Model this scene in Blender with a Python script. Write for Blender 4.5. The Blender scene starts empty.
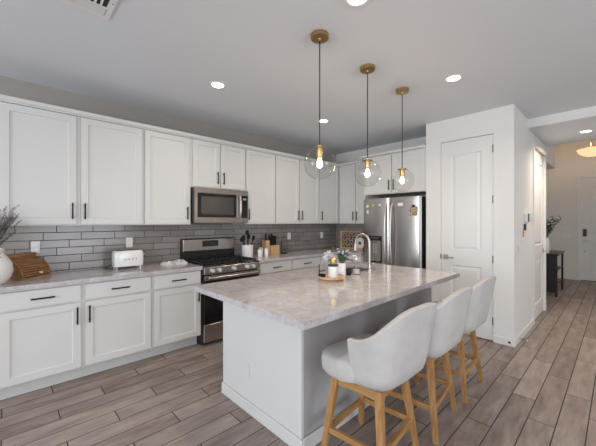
import bpy, bmesh, math, random
from mathutils import Vector, Matrix
PI = math.pi
random.seed(7)
SC = bpy.context.scene
COL = SC.collection

# ---------------------------------------------------------------- camera
TH = math.radians(46.3)
cam_d = bpy.data.cameras.new('camera')
cam = bpy.data.objects.new('camera', cam_d)
COL.objects.link(cam)
cam.location = (0, 0, 1.415)
cam.rotation_euler = (PI/2, 0, TH - PI/2)
cam_d.sensor_fit = 'HORIZONTAL'
cam_d.sensor_width = 36.0
cam_d.lens = 36.0*307/596
cam_d.shift_y = -0.0022
cam_d.clip_start = 0.05
cam_d.clip_end = 100
SC.camera = cam

# ---------------------------------------------------------------- world, exposure
SC.view_settings.view_transform = 'Standard'
SC.view_settings.look = 'None'
SC.view_settings.gamma = 1.0
SC.view_settings.use_curve_mapping = False
SC.view_settings.exposure = 0.03
w = bpy.data.worlds.new('world'); SC.world = w
w.use_nodes = True
bgn = w.node_tree.nodes['Background']
bgn.inputs[0].default_value = (0.80, 0.90, 1.0, 1)
bgn.inputs[1].default_value = 1.0

def area(name, loc, size, rot, power, color, spread=None):
    d = bpy.data.lights.new(name, 'AREA')
    d.shape = 'RECTANGLE'; d.size, d.size_y = size
    d.energy = power; d.color = color
    if spread: d.spread = spread
    o = bpy.data.objects.new(name, d); COL.objects.link(o)
    o.location = loc; o.rotation_euler = rot
    return o
# daylight entering by the two windows behind the viewer and the glass doors on the right
area('window_daylight', (-3.44, 2.35, 1.45), (1.7, 1.7), (0, -PI/2+.25, 0), 72, (0.85, 0.93, 1.0))
area('window_daylight', (-3.44, -1.3, 1.45), (2.4, 1.7), (0, -PI/2+.25, 0), 142, (0.85, 0.93, 1.0))
area('patio_daylight', (1.7, -3.74, 1.3), (2.4, 2.2), (PI/2-.08, 0, 0), 70, (0.86, 0.93, 1.0))

area('foyer_daylight', (8.3, -1.27, 1.7), (1.3, 1.6), (PI/2, 0, 0), 1.5, (1.0, 0.97, 0.92))  # added fill lamp that brightens the foyer and hall

# ---------------------------------------------------------------- helpers
class MB:
    """collects shapes in one mesh"""
    def __init__(s): s.bm = bmesh.new()
    def box(s, x0, x1, y0, y1, z0, z1, bev=0.0, seg=1):
        r = bmesh.ops.create_cube(s.bm, size=1.0)
        vs = r['verts']
        for v in vs:
            v.co = Vector((x0 + (v.co.x+.5)*(x1-x0), y0 + (v.co.y+.5)*(y1-y0), z0 + (v.co.z+.5)*(z1-z0)))
        if bev > 0:
            es = list({e for v in vs for e in v.link_edges})
            bmesh.ops.bevel(s.bm, geom=es, offset=bev, segments=seg, affect='EDGES', profile=0.5)
        return s
    def quad(s, a, b, c, d):
        s.bm.faces.new([s.bm.verts.new(p) for p in (a, b, c, d)])
        return s
    def taper(s, p0, p1, w0, w1, d0=None, d1=None, bev=0):
        """square bar between two points, axis aligned section"""
        d0 = d0 or w0; d1 = d1 or w1
        a = []
        for p, ww, dd in ((p0, w0, d0), (p1, w1, d1)):
            for sx, sy in ((-1,-1),(1,-1),(1,1),(-1,1)):
                a.append(s.bm.verts.new((p[0]+sx*ww/2, p[1]+sy*dd/2, p[2])))
        fs = [s.bm.faces.new(a[3::-1]), s.bm.faces.new(a[4:])]
        for i in range(4):
            j = (i+1) % 4
            fs.append(s.bm.faces.new((a[i], a[j], a[4+j], a[4+i])))
        if bev:
            es = list({e for v in a for e in v.link_edges})
            bmesh.ops.bevel(s.bm, geom=es, offset=bev, segments=2, affect='EDGES')
        return s
    def bar(s, p0, p1, w, h):
        """rectangular bar between two points, w across, h up"""
        p0 = Vector(p0); p1 = Vector(p1); d = (p1-p0).normalized()
        up = Vector((0,0,1)) if abs(d.z) < .95 else Vector((0,1,0))
        sd = d.cross(up).normalized()*w/2; u = sd.cross(d).normalized()*h/2
        a = [s.bm.verts.new(p+q) for p in (p0, p1) for q in (-sd-u, sd-u, sd+u, -sd+u)]
        s.bm.faces.new(a[3::-1]); s.bm.faces.new(a[4:])
        for i in range(4):
            j = (i+1) % 4; s.bm.faces.new((a[i], a[j], a[4+j], a[4+i]))
        return s
    def tube(s, pts, r, n=10, cap=True):
        pts = [Vector(p) for p in pts]
        rs = r if isinstance(r, (list, tuple)) else [r]*len(pts)
        rings = []; prev = None
        for i, p in enumerate(pts):
            d = (pts[min(i+1, len(pts)-1)] - pts[max(i-1, 0)]).normalized()
            if prev is None:
                a = Vector((0,0,1)) if abs(d.z) < .9 else Vector((1,0,0))
                x = d.cross(a).normalized()
            else:
                x = (prev - d*prev.dot(d)).normalized()
            prev = x; y = d.cross(x)
            rings.append([s.bm.verts.new(p + (x*math.cos(2*PI*k/n) + y*math.sin(2*PI*k/n))*rs[i]) for k in range(n)])
        for a, b in zip(rings, rings[1:]):
            for k in range(n):
                s.bm.faces.new((a[k], a[(k+1)%n], b[(k+1)%n], b[k]))
        if cap:
            s.bm.faces.new(rings[0][::-1]); s.bm.faces.new(rings[-1])
        return s
    def cyl(s, p0, p1, r0, r1=None, n=20):
        return s.tube([p0, p1], [r0, r0 if r1 is None else r1], n)
    def lathe(s, prof, c=(0,0,0), n=32, closed=False):
        rings = []
        for r, z in prof:
            if r < 1e-6: rings.append([s.bm.verts.new((c[0], c[1], c[2]+z))])
            else: rings.append([s.bm.verts.new((c[0]+r*math.cos(2*PI*k/n), c[1]+r*math.sin(2*PI*k/n), c[2]+z)) for k in range(n)])
        prs = list(zip(rings, rings[1:]))
        if closed: prs.append((rings[-1], rings[0]))
        for a, b in prs:
            for k in range(n):
                f = []
                if len(a) == 1 and len(b) == 1: continue
                if len(a) == 1: f = (a[0], b[(k+1)%n], b[k])
                elif len(b) == 1: f = (a[k], a[(k+1)%n], b[0])
                else: f = (a[k], a[(k+1)%n], b[(k+1)%n], b[k])
                s.bm.faces.new(f)
        return s
    def panel(s, x0, x1, z0, z1, y, t, rects, rec=.007, slope=.004, raised=False):
        """slab facing -y, front at y, thickness t, recessed rectangles in the front"""
        xs = sorted({x0, x1, *[r[0] for r in rects], *[r[1] for r in rects]})
        zs = sorted({z0, z1, *[r[2] for r in rects], *[r[3] for r in rects]})
        for i in range(len(xs)-1):
            for j in range(len(zs)-1):
                cx = (xs[i]+xs[i+1])/2; cz = (zs[j]+zs[j+1])/2
                if any(r[0] < cx < r[1] and r[2] < cz < r[3] for r in rects): continue
                s.quad((xs[i], y, zs[j]), (xs[i+1], y, zs[j]), (xs[i+1], y, zs[j+1]), (xs[i], y, zs[j+1]))
        def ring(a, ya, b, yb):
            A = [(a[0],ya,a[2]),(a[1],ya,a[2]),(a[1],ya,a[3]),(a[0],ya,a[3])]
            B = [(b[0],yb,b[2]),(b[1],yb,b[2]),(b[1],yb,b[3]),(b[0],yb,b[3])]
            for k in range(4):
                m = (k+1) % 4
                s.quad(A[k], A[m], B[m], B[k])
            return B
        for r in rects:
            q = (r[0]+slope, r[1]-slope, r[2]+slope, r[3]-slope)
            B = ring(r, y, q, y+rec)
            if raised:
                q2 = (q[0]+.012, q[1]-.012, q[2]+.012, q[3]-.012)
                ring(q, y+rec, q2, y+rec)
                q3 = (q2[0]+.025, q2[1]-.025, q2[2]+.025, q2[3]-.025)
                B = ring(q2, y+rec, q3, y+rec*.25)
            s.quad(*B)
        yb = y+t
        s.quad((x0,y,z0),(x0,y,z1),(x0,yb,z1),(x0,yb,z0)); s.quad((x1,y,z1),(x1,y,z0),(x1,yb,z0),(x1,yb,z1))
        s.quad((x0,y,z1),(x1,y,z1),(x1,yb,z1),(x0,yb,z1)); s.quad((x1,y,z0),(x0,y,z0),(x0,yb,z0),(x1,yb,z0))
        s.quad((x1,yb,z0),(x0,yb,z0),(x0,yb,z1),(x1,yb,z1))
        return s
    def build(s, name, mat, parent=None, smooth=False, loc=None, rotz=0, weld=True):
        if weld: bmesh.ops.remove_doubles(s.bm, verts=s.bm.verts, dist=1e-5)
        bmesh.ops.recalc_face_normals(s.bm, faces=s.bm.faces)
        me = bpy.data.meshes.new(name); s.bm.to_mesh(me); s.bm.free()
        if smooth:
            for p in me.polygons: p.use_smooth = True
            try: me.set_sharp_from_angle(angle=math.radians(40))
            except Exception: pass
        me.materials.append(mat)
        o = bpy.data.objects.new(name, me); COL.objects.link(o)
        if parent: o.parent = parent
        if loc: o.location = loc
        if rotz: o.rotation_euler = (0, 0, rotz)
        return o

def tag(o, label, cat, group=None, kind=None):
    o['label'] = label; o['category'] = cat
    if group: o['group'] = group
    if kind: o['kind'] = kind
    return o
def thing(name, label, cat, loc=(0,0,0), rotz=0, group=None):
    o = bpy.data.objects.new(name, None); COL.objects.link(o)
    o.empty_display_size = .05
    o.location = loc; o.rotation_euler = (0, 0, rotz)
    return tag(o, label, cat, group)
def struct(o):
    o['kind'] = 'structure'; return o
def plab(o, l):
    o['label'] = l; return o
def dup(root, loc, rotz, label, group=None):
    r = root.copy(); COL.objects.link(r); r.location = loc; r.rotation_euler = (0,0,rotz); r['label'] = label
    if group: r['group'] = group
    for ch in list(root.children):
        c = ch.copy(); COL.objects.link(c); c.parent = r
        for g in ch.children:
            d = g.copy(); COL.objects.link(d); d.parent = c
    return r

# ---------------------------------------------------------------- materials
def mat(name, col, rough=.5, metal=0, emis=None, es=0, spec=None, coat=0, trans=0, ior=None, alpha=None):
    m = bpy.data.materials.new(name); m.use_nodes = True
    b = m.node_tree.nodes['Principled BSDF']
    b.inputs['Base Color'].default_value = (*col, 1)
    b.inputs['Roughness'].default_value = rough
    b.inputs['Metallic'].default_value = metal
    if spec is not None: b.inputs['Specular IOR Level'].default_value = spec
    if coat: b.inputs['Coat Weight'].default_value = coat
    if trans: b.inputs['Transmission Weight'].default_value = trans
    if ior: b.inputs['IOR'].default_value = ior
    if emis:
        b.inputs['Emission Color'].default_value = (*emis, 1); b.inputs['Emission Strength'].default_value = es
    return m
def nt(m): return m.node_tree.nodes, m.node_tree.links, m.node_tree.nodes['Principled BSDF']
def noise_mat(name, c1, c2, scale, rough=.5, metal=0, stretch=(1,1,1), bump=0, detail=4, lo=.35, hi=.65, bscale=None, coord='Object', spec=None):
    m = mat(name, c1, rough, metal, spec=spec); N, L, b = nt(m)
    tc = N.new('ShaderNodeTexCoord'); mp = N.new('ShaderNodeMapping'); mp.inputs['Scale'].default_value = stretch
    L.new(tc.outputs[coord], mp.inputs[0])
    no = N.new('ShaderNodeTexNoise'); no.inputs['Scale'].default_value = scale; no.inputs['Detail'].default_value = detail
    L.new(mp.outputs[0], no.inputs['Vector'])
    cr = N.new('ShaderNodeValToRGB'); cr.color_ramp.elements[0].position = lo; cr.color_ramp.elements[1].position = hi
    cr.color_ramp.elements[0].color = (*c1, 1); cr.color_ramp.elements[1].color = (*c2, 1)
    L.new(no.outputs['Fac'], cr.inputs[0]); L.new(cr.outputs[0], b.inputs['Base Color'])
    if bump:
        n2 = no
        if bscale:
            n2 = N.new('ShaderNodeTexNoise'); n2.inputs['Scale'].default_value = bscale; n2.inputs['Detail'].default_value = 3
            L.new(mp.outputs[0], n2.inputs['Vector'])
        bp = N.new('ShaderNodeBump'); bp.inputs['Strength'].default_value = bump; bp.inputs['Distance'].default_value = .01
        L.new(n2.outputs['Fac'], bp.inputs['Height']); L.new(bp.outputs[0], b.inputs['Normal'])
    return m

def course_mat(name, ax_u, ax_v, Lu, Lv, u0, v0, gap, c1, c2, cg, rough, streak, rough_g=.8, bump=.4, tone=.5):
    """rows of planks or tiles in third bond, from world coordinates"""
    m = mat(name, c1, rough); N, L, b = nt(m)
    geo = N.new('ShaderNodeNewGeometry'); sp = N.new('ShaderNodeSeparateXYZ'); L.new(geo.outputs['Position'], sp.inputs[0])
    def M(op, a, bb=None, c=None):
        n = N.new('ShaderNodeMath'); n.operation = op
        for i, q in enumerate((a, bb, c)):
            if q is None: continue
            if isinstance(q, (int, float)): n.inputs[i].default_value = q
            else: L.new(q, n.inputs[i])
        return n.outputs[0]
    U = sp.outputs[ax_u]; V = sp.outputs[ax_v]
    vv = M('DIVIDE', M('SUBTRACT', V, v0), Lv); row = M('FLOOR', vv); fv = M('FRACT', vv)
    uu = M('SUBTRACT', M('DIVIDE', M('SUBTRACT', U, u0), Lu), M('DIVIDE', row, 3.0))
    colu = M('FLOOR', uu); fu = M('FRACT', uu)
    du = M('MULTIPLY', M('MINIMUM', fu, M('SUBTRACT', 1.0, fu)), Lu)
    dv = M('MULTIPLY', M('MINIMUM', fv, M('SUBTRACT', 1.0, fv)), Lv)
    dd = M('MINIMUM', du, dv)
    mr = N.new('ShaderNodeMapRange'); mr.interpolation_type = 'SMOOTHSTEP'
    L.new(dd, mr.inputs['Value']); mr.inputs['From Min'].default_value = gap*.5; mr.inputs['From Max'].default_value = gap*.9
    cell = N.new('ShaderNodeCombineXYZ'); L.new(colu, cell.inputs[0]); L.new(row, cell.inputs[1])
    wn = N.new('ShaderNodeTexWhiteNoise'); wn.noise_dimensions = '2D'; L.new(cell.outputs[0], wn.inputs['Vector'])
    # grain, shifted from piece to piece
    cv = N.new('ShaderNodeCombineXYZ')
    L.new(M('ADD', M('MULTIPLY', U, streak[0]), M('MULTIPLY', wn.outputs['Value'], 37.0)), cv.inputs[0])
    L.new(M('MULTIPLY', V, streak[1]), cv.inputs[1]); L.new(M('MULTIPLY', wn.outputs['Value'], 91.0), cv.inputs[2])
    no = N.new('ShaderNodeTexNoise'); no.inputs['Scale'].default_value = 1.0; no.inputs['Detail'].default_value = 7; no.inputs['Roughness'].default_value = .62
    L.new(cv.outputs[0], no.inputs['Vector'])
    f = M('ADD', M('MULTIPLY', M('SUBTRACT', no.outputs['Fac'], .5), 1.9), M('ADD', M('MULTIPLY', M('SUBTRACT', wn.outputs['Value'], .5), tone), .5))
    mx = N.new('ShaderNodeMix'); mx.data_type = 'RGBA'; mx.clamp_factor = True
    L.new(f, mx.inputs['Factor']); mx.inputs['A'].default_value = (*c1, 1); mx.inputs['B'].default_value = (*c2, 1)
    m2 = N.new('ShaderNodeMix'); m2.data_type = 'RGBA'
    L.new(mr.outputs[0], m2.inputs['Factor']); m2.inputs['A'].default_value = (*cg, 1); L.new(mx.outputs['Result'], m2.inputs['B'])
    L.new(m2.outputs['Result'], b.inputs['Base Color'])
    rr = N.new('ShaderNodeMapRange'); L.new(mr.outputs[0], rr.inputs['Value']); rr.inputs['To Min'].default_value = rough_g; rr.inputs['To Max'].default_value = rough
    L.new(rr.outputs[0], b.inputs['Roughness'])
    bp = N.new('ShaderNodeBump'); bp.inputs['Strength'].default_value = bump; bp.inputs['Distance'].default_value = .002
    L.new(mr.outputs[0], bp.inputs['Height']); L.new(bp.outputs[0], b.inputs['Normal'])
    return m

M_FLOOR = course_mat('wood_look_tile', 0, 1, .915, .1537, 3.34, .15, .0048, (.165,.117,.098), (.42,.335,.295), (.05,.038,.033), .42, (3.2, 15.0))
M_SPLASH = course_mat('grey_subway_tile', 0, 2, .306, .0765, .476, .926, .0045, (.255,.225,.208), (.33,.297,.28), (.075,.062,.058), .14, (4.0, 9.0), bump=.5, tone=.75)
M_SPLASH2 = course_mat('grey_subway_tile_return', 1, 2, .306, .0765, .40, .926, .0045, (.255,.225,.208), (.33,.297,.28), (.075,.062,.058), .14, (4.0, 9.0), bump=.5, tone=.75)
M_WALL = noise_mat('wall_paint', (.76,.735,.71), (.78,.755,.73), 60, .75, bump=.04)
M_WALL_SHADED = noise_mat('greige_paint', (.33,.30,.27), (.345,.315,.285), 60, .8, bump=.04)  # room wall paint darkened; shade above the wall cabinets is in the colour
M_CEIL = noise_mat('ceiling_paint', (.69,.71,.745), (.71,.73,.765), 90, .85, bump=.05)
M_ISIDE = mat('pale_grey_paint', (.43,.42,.42), .55)
M_TRIM = mat('white_trim', (.76,.75,.735), .4)
M_CAB = mat('white_cabinet_paint', (.665,.65,.63), .4)
M_GROOVE = mat('dark_gap', (.03,.028,.026), .8)
M_BLACK = mat('matte_black_metal', (.010,.010,.010), .55, 0, spec=.25)
M_BPLAST = mat('black_plastic', (.012,.012,.013), .35)
M_BGLASS = mat('black_glass', (.006,.006,.007), .06)
M_IRON = noise_mat('cast_iron', (.008,.008,.008), (.02,.02,.02), 80, .6, bump=.1)
M_STEEL = noise_mat('brushed_steel', (.40,.375,.36), (.48,.45,.43), 6, .27, 1.0, (1, 1, 60), bump=.01)
M_STEELH = noise_mat('brushed_steel_h', (.40,.365,.34), (.50,.46,.43), 6, .3, 1.0, (60, 60, 1), bump=.01)
M_STEELD = noise_mat('dark_brushed_steel', (.27,.245,.23), (.34,.31,.29), 6, .3, 1.0, (60, 60, 1), bump=.01)
M_NICKEL = mat('brushed_nickel', (.52,.48,.455), .33, 1.0)
M_KNOB = mat('polished_knob', (.80,.78,.75), .4, .6)
M_DGREY = mat('dark_grey_steel', (.10,.10,.10), .4, .8)
M_BRASS = mat('aged_brass', (.47,.32,.15), .32, 1.0)
M_GOLD = mat('gold_metal', (.75,.52,.2), .2, 1.0)
M_CERAM = mat('white_ceramic', (.82,.81,.79), .2, coat=.3)
M_WPLAST = mat('white_plastic', (.80,.79,.77), .35)
M_FABRIC = noise_mat('offwhite_fabric', (.49,.46,.44), (.57,.54,.515), 9, .9, bump=.25, bscale=420, lo=.3, hi=.7)
M_TOWEL = noise_mat('towel_cloth', (.72,.70,.68), (.42,.40,.39), 16, .95, stretch=(1.0,.35,1), lo=.52, hi=.58)
M_OAK = noise_mat('honey_oak', (.34,.165,.055), (.46,.25,.095), 9, .45, stretch=(6,6,.6), bump=.04)
M_OAKH = noise_mat('honey_oak_rail', (.34,.165,.055), (.46,.25,.095), 9, .45, stretch=(.8,.8,6), bump=.04)
M_BREAD = noise_mat('walnut_wood', (.22,.10,.04), (.42,.22,.10), 10, .45, stretch=(1,6,6), bump=.04)
M_BEECH = noise_mat('beech_wood', (.52,.31,.15), (.64,.42,.23), 12, .45, stretch=(1,5,5))
M_ACACIA = noise_mat('acacia_wood', (.42,.235,.11), (.66,.45,.27), 9, .4, stretch=(5,1,1))
M_LEAF = noise_mat('green_leaves', (.05,.09,.045), (.16,.22,.12), 14, .6)
M_DLEAF = noise_mat('dark_leaves', (.02,.03,.02), (.07,.09,.055), 14, .6)
M_DRY = noise_mat('dried_leaves', (.07,.065,.062), (.22,.19,.18), 20, .8)
M_PALE = noise_mat('pale_blossom', (.50,.47,.52), (.78,.74,.78), 30, .7)
M_LILAC = noise_mat('lilac_blossom', (.40,.32,.50), (.62,.54,.72), 30, .7)
M_WHITEFL = noise_mat('white_blossom', (.55,.53,.48), (.82,.79,.74), 30, .7)
M_LAMP = mat('lit_lens', (1,1,1), .4, emis=(1,.93,.82), es=9)
M_BULB = mat('lit_bulb', (1,.9,.7), .3, emis=(1,.74,.46), es=12)
M_ALAB = mat('lit_alabaster_glass', (.85,.7,.5), .4, emis=(1,.66,.34), es=.9)
M_ESP = mat('espresso_wood', (.012,.009,.009), .35)
M_SOIL = mat('dark_rubber', (.02,.02,.02), .8)

def quartz():
    m = mat('veined_quartz', (.6,.57,.55), .09); N, L, b = nt(m)
    geo = N.new('ShaderNodeNewGeometry')
    n1 = N.new('ShaderNodeTexNoise'); n1.inputs['Scale'].default_value = 6.0; n1.inputs['Detail'].default_value = 6; n1.inputs['Distortion'].default_value = 1.3
    n2 = N.new('ShaderNodeTexNoise'); n2.inputs['Scale'].default_value = 26.0; n2.inputs['Detail'].default_value = 8
    n3 = N.new('ShaderNodeTexNoise'); n3.inputs['Scale'].default_value = 9.0; n3.inputs['Detail'].default_value = 5; n3.inputs['Distortion'].default_value = 2.2
    for n in (n1, n2, n3): L.new(geo.outputs['Position'], n.inputs['Vector'])
    r1 = N.new('ShaderNodeValToRGB'); e = r1.color_ramp.elements
    e[0].position = .36; e[0].color = (.46,.425,.432, 1); e[1].position = .68; e[1].color = (.565,.53,.54, 1)
    L.new(n1.outputs['Fac'], r1.inputs[0])
    r3 = N.new('ShaderNodeValToRGB'); e = r3.color_ramp.elements       # thin veins where the noise crosses one half
    e[0].position = .478; e[0].color = (0,0,0,1); e[1].position = .522; e[1].color = (0,0,0,1)
    k = r3.color_ramp.elements.new(.5); k.color = (1,1,1,1)
    L.new(n3.outputs['Fac'], r3.inputs[0])
    r2 = N.new('ShaderNodeValToRGB'); r2.color_ramp.elements[0].position = .46; r2.color_ramp.elements[1].position = .68
    L.new(n2.outputs['Fac'], r2.inputs[0])
    mu = N.new('ShaderNodeMath'); mu.operation = 'MULTIPLY'; L.new(r3.outputs[0], mu.inputs[0]); L.new(r2.outputs[0], mu.inputs[1])
    mx = N.new('ShaderNodeMix'); mx.data_type = 'RGBA'; L.new(mu.outputs[0], mx.inputs['Factor']); L.new(r1.outputs[0], mx.inputs['A']); mx.inputs['B'].default_value = (.20,.17,.165,1)
    sp = N.new('ShaderNodeMapRange'); L.new(n2.outputs['Fac'], sp.inputs['Value']); sp.inputs['From Min'].default_value = .3; sp.inputs['From Max'].default_value = .7
    sp.inputs['To Min'].default_value = .86; sp.inputs['To Max'].default_value = 1.12
    vm = N.new('ShaderNodeVectorMath'); vm.operation = 'SCALE'; L.new(mx.outputs['Result'], vm.inputs[0]); L.new(sp.outputs[0], vm.inputs['Scale'])
    L.new(vm.outputs[0], b.inputs['Base Color'])
    return m
M_QUARTZ = quartz()
def clear_glass(name, tint=(1,1,1), ior=1.5):
    m = bpy.data.materials.new(name); m.use_nodes = True; N = m.node_tree.nodes; L = m.node_tree.links
    N.remove(N['Principled BSDF']); out = N['Material Output']
    t = N.new('ShaderNodeBsdfTransparent'); t.inputs[0].default_value = (*tint, 1)
    g = N.new('ShaderNodeBsdfGlossy'); g.inputs['Roughness'].default_value = .02
    lw = N.new('ShaderNodeLayerWeight'); lw.inputs[0].default_value = .5
    pw = N.new('ShaderNodeMath'); pw.operation = 'POWER'; L.new(lw.outputs['Facing'], pw.inputs[0]); pw.inputs[1].default_value = 3.5
    fr = N.new('ShaderNodeMath'); fr.operation = 'MULTIPLY_ADD'; L.new(pw.outputs[0], fr.inputs[0]); fr.inputs[1].default_value = .55; fr.inputs[2].default_value = .035
    x = N.new('ShaderNodeMixShader'); L.new(fr.outputs[0], x.inputs[0]); L.new(t.outputs[0], x.inputs[1]); L.new(g.outputs[0], x.inputs[2])
    L.new(x.outputs[0], out.inputs[0]); return m
M_GLASS = clear_glass('clear_globe_glass', (.95,.95,.94), 1.55)

# ================================================================ ROOM
CZ = 2.743; WY = 3.88; WX = 4.75; PX = 4.155; PY0 = .82; PY1 = 1.82
XB = -3.5; YR = -3.8; XF = 10.05
struct(MB().box(XB-.1, XF+.2, YR-.1, 5.2, -.12, 0).build('floor', M_FLOOR))
struct(MB().box(XB-.1, 4.97, YR-.1, WY+.1, CZ, CZ+.1).build('ceiling', M_CEIL))
struct(MB().box(XB-.1, WX+.1, WY, WY+.1, 0, CZ).build('wall_left', M_WALL_SHADED))
struct(MB().box(WX, WX+.1, PY1-.1, WY, 0, CZ).build('wall_back', M_WALL))
# pantry closet: front with a doorway, side with a doorway
d1 = (1.022, 1.626, 2.455)       # pantry doorway
m = MB(); m.box(PX, PX+.12, PY0, d1[0], 0, CZ).box(PX, PX+.12, d1[1], PY1, 0, CZ).box(PX, PX+.12, d1[0], d1[1], d1[2], CZ)
m.box(PX+.12, WX+.1, PY1-.1, PY1, 0, CZ)
struct(m.build('wall_pantry', M_WALL))
d2 = (5.30, 6.20, 2.455)         # hall doorway
m = MB(); m.box(PX+.12, d2[0], PY0, PY0+.12, 0, CZ).box(d2[1], 6.285, PY0, PY0+.12, 0, CZ).box(d2[0], d2[1], PY0, PY0+.12, d2[2], CZ)
struct(m.build('wall_hall_left', M_WALL))
# drop beam + low hall ceiling, foyer
struct(MB().box(4.97, 6.285, -1.3, PY0, 2.629, 2.80).build('ceiling_hall', M_CEIL))
struct(MB().box(4.90, 4.97, -1.3, PY0, 2.629, CZ).build('wall_beam', M_WALL))
struct(MB().box(6.285, 7.345, PY0, 2.4, 2.393, 3.38).build('wall_soffit', M_WALL))
struct(MB().box(6.185, 6.285, PY0+.12, 2.4, 0, 3.38).build('wall_hall_return', M_WALL))
struct(MB().box(6.285, 7.345, 2.4, 2.5, 0, 3.38).build('wall_hall_end', M_WALL))
struct(MB().box(7.345, XF, 1.36, 1.46, 0, 3.38).build('wall_foyer_left', M_WALL))
struct(MB().box(7.345, 7.445, 1.46, 2.4, 0, 3.38).build('wall_foyer_return', M_WALL))
fd = (-.28, .64, 2.46)
m = MB(); m.box(XF, XF+.12, fd[1], 1.46, 0, 3.38).box(XF, XF+.12, -1.3, fd[0], 0, 3.38).box(XF, XF+.12, fd[0], fd[1], fd[2], 3.38)
struct(m.build('wall_front', M_WALL))
struct(MB().box(6.285, XF+.12, -1.3, 2.5, 3.38, 3.48).build('ceiling_foyer', M_CEIL))
struct(MB().box(6.185, 6.285, -1.3, PY0, 2.80, 3.38).build('wall_foyer_upper', M_WALL))
m = MB(); m.box(4.90, 7.6, -1.4, -1.3, 0, 3.38).box(9.0, XF, -1.4, -1.3, 0, 3.38).box(7.6, 9.0, -1.4, -1.3, 0, .85).box(7.6, 9.0, -1.4, -1.3, 2.55, 3.38)
struct(m.build('wall_hall_right', M_WALL))
struct(MB().box(4.90, 5.0, YR, -1.4, 0, CZ).build('wall_living', M_WALL))
# walls behind the viewer with window openings
def wall_holes(name, axis, pos, a0, a1, holes, th):
    """wall perpendicular to axis with rectangular openings (a0,a1,z0,z1)"""
    m = MB()
    xs = sorted({a0, a1, *[h[0] for h in holes], *[h[1] for h in holes]}); zs = sorted({0, CZ, *[h[2] for h in holes], *[h[3] for h in holes]})
    for i in range(len(xs)-1):
        for j in range(len(zs)-1):
            c = ((xs[i]+xs[i+1])/2, (zs[j]+zs[j+1])/2)
            if any(h[0] < c[0] < h[1] and h[2] < c[1] < h[3] for h in holes): continue
            if axis == 'x': m.box(pos, pos+th, xs[i], xs[i+1], zs[j], zs[j+1])
            else: m.box(xs[i], xs[i+1], pos, pos+th, zs[j], zs[j+1])
    return struct(m.build(name, M_WALL))
H1 = [(1.45, 3.25, .55, 2.35), (-2.55, -.05, .55, 2.35)]; H2 = [(.45, 2.95, .0, 2.4)]
wall_holes('wall_rear', 'x', XB-.1, YR, WY, H1, .1)
wall_holes('wall_right', 'y', YR-.1, XB, 5.0, H2, .1)
def window(name, axis, pos, h, nv):
    m = MB(); a0, a1, z0, z1 = h; f = .045
    def b(p, q, r, s_):
        if axis == 'x': m.box(pos-.03, pos+.03, p, q, r, s_)
        else: m.box(p, q, pos-.03, pos+.03, r, s_)
    b(a0, a0+f, z0, z1); b(a1-f, a1, z0, z1); b(a0+f, a1-f, z0, z0+f); b(a0+f, a1-f, z1-f, z1)
    for k in range(1, nv):
        c = a0+(a1-a0)*k/nv; b(c-f/2, c+f/2, z0+f, z1-f)
    return struct(m.build(name, M_TRIM))
window('window_4', 'y', -1.35, (7.6, 9.0, .85, 2.55), 2)  # unseen window, added to go with the foyer fill lamp
window('window_1', 'x', XB-.05, H1[0], 2); window('window_2', 'x', XB-.05, H1[1], 2); window('window_3', 'y', YR-.05, H2[0], 2)

# backsplash tile
struct(MB().box(-1.1, WX, WY-.010, WY, .914, 1.385).build('backsplash_left', M_SPLASH))
struct(MB().box(WX-.010, WX, 2.80, WY-.010, .914, 1.385).build('backsplash_back', M_SPLASH2))

# baseboards
def bb(name, x0, x1, y0, y1, h=.085):
    return struct(MB().box(x0, x1, y0, y1, 0, h, .004).build(name, M_TRIM))
m = MB(); m.box(PX-.013, PX, PY0-.013, d1[0], 0, .085, .003).box(PX, d2[0]-.06, PY0-.013, PY0, 0, .085, .003)
struct(m.build('baseboard_pantry', M_TRIM))
bb('baseboard_pantry_left', PX-.013, PX, d1[1], PY1)
bb('baseboard_hall', d2[1]+.06, 6.298, PY0-.013, PY0)
bb('baseboard_front', XF-.014, XF, fd[1]+.075, 1.36, .12)
bb('baseboard_foyer', 7.345, XF-.014, 1.347, 1.36, .12)

# doors: local frame facing -y, x to the right, hinge on the right when hinge=1
def door(name, w, h, loc, rotz, panels, hinges, lever_x, lever_dir, lever=True):
    root = bpy.data.objects.new(name, None); COL.objects.link(root); root.location = loc; root.rotation_euler = (0,0,rotz); struct(root)
    m = MB(); m.panel(.004, w-.004, .012, h-.006, 0, .035, panels, rec=.009, slope=.008, raised=True)
    m.build('door_panel', M_TRIM, root)
    for x, z in hinges:
        MB().box(x-.009, x+.009, -.008, -.0005, z-.045, z+.045, .002).build('hinge', M_DGREY, root)
    if lever:
        m = MB(); z = .96
        m.box(lever_x-.03, lever_x+.03, -.010, -.0005, z-.03, z+.03, .003)
        m.cyl((lever_x, -.01, z), (lever_x, -.05, z), .011)
        m.bar((lever_x, -.05, z), (lever_x+lever_dir*.11, -.052, z-.004), .012, .018)
        m.build('door_handle', M_NICKEL, root, True)
    return root
PW = d1[1]-d1[0]
pp = [(.13, PW-.13, 1.055, 2.27), (.13, PW-.13, .20, .86)]
r = door('door_1', PW, d1[2], (PX+.012, d1[1], 0), -PI/2, pp, [(PW-.004, z) for z in (.24, .97, 1.68, 2.28)], .062, 1)
MB().box(-.004, .006, -.0135, -.006, .93, .99).build('strike_plate', M_DGREY, r)
struct(MB().box(PX+.05, PX+.09, d1[0], d1[1], 0, .012).build('trim_1', M_SOIL))
PW2 = d2[1]-d2[0]
pp = [(.14, PW2-.14, 1.07, 2.28), (.14, PW2-.14, .22, .87)]
door('door_2', PW2, d2[2], (d2[0], PY0+.012, 0), 0, pp, [(.004, z) for z in (.24, .90, 1.68, 2.24)], PW2-.07, -1)
PW3 = fd[1]-fd[0]
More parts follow.
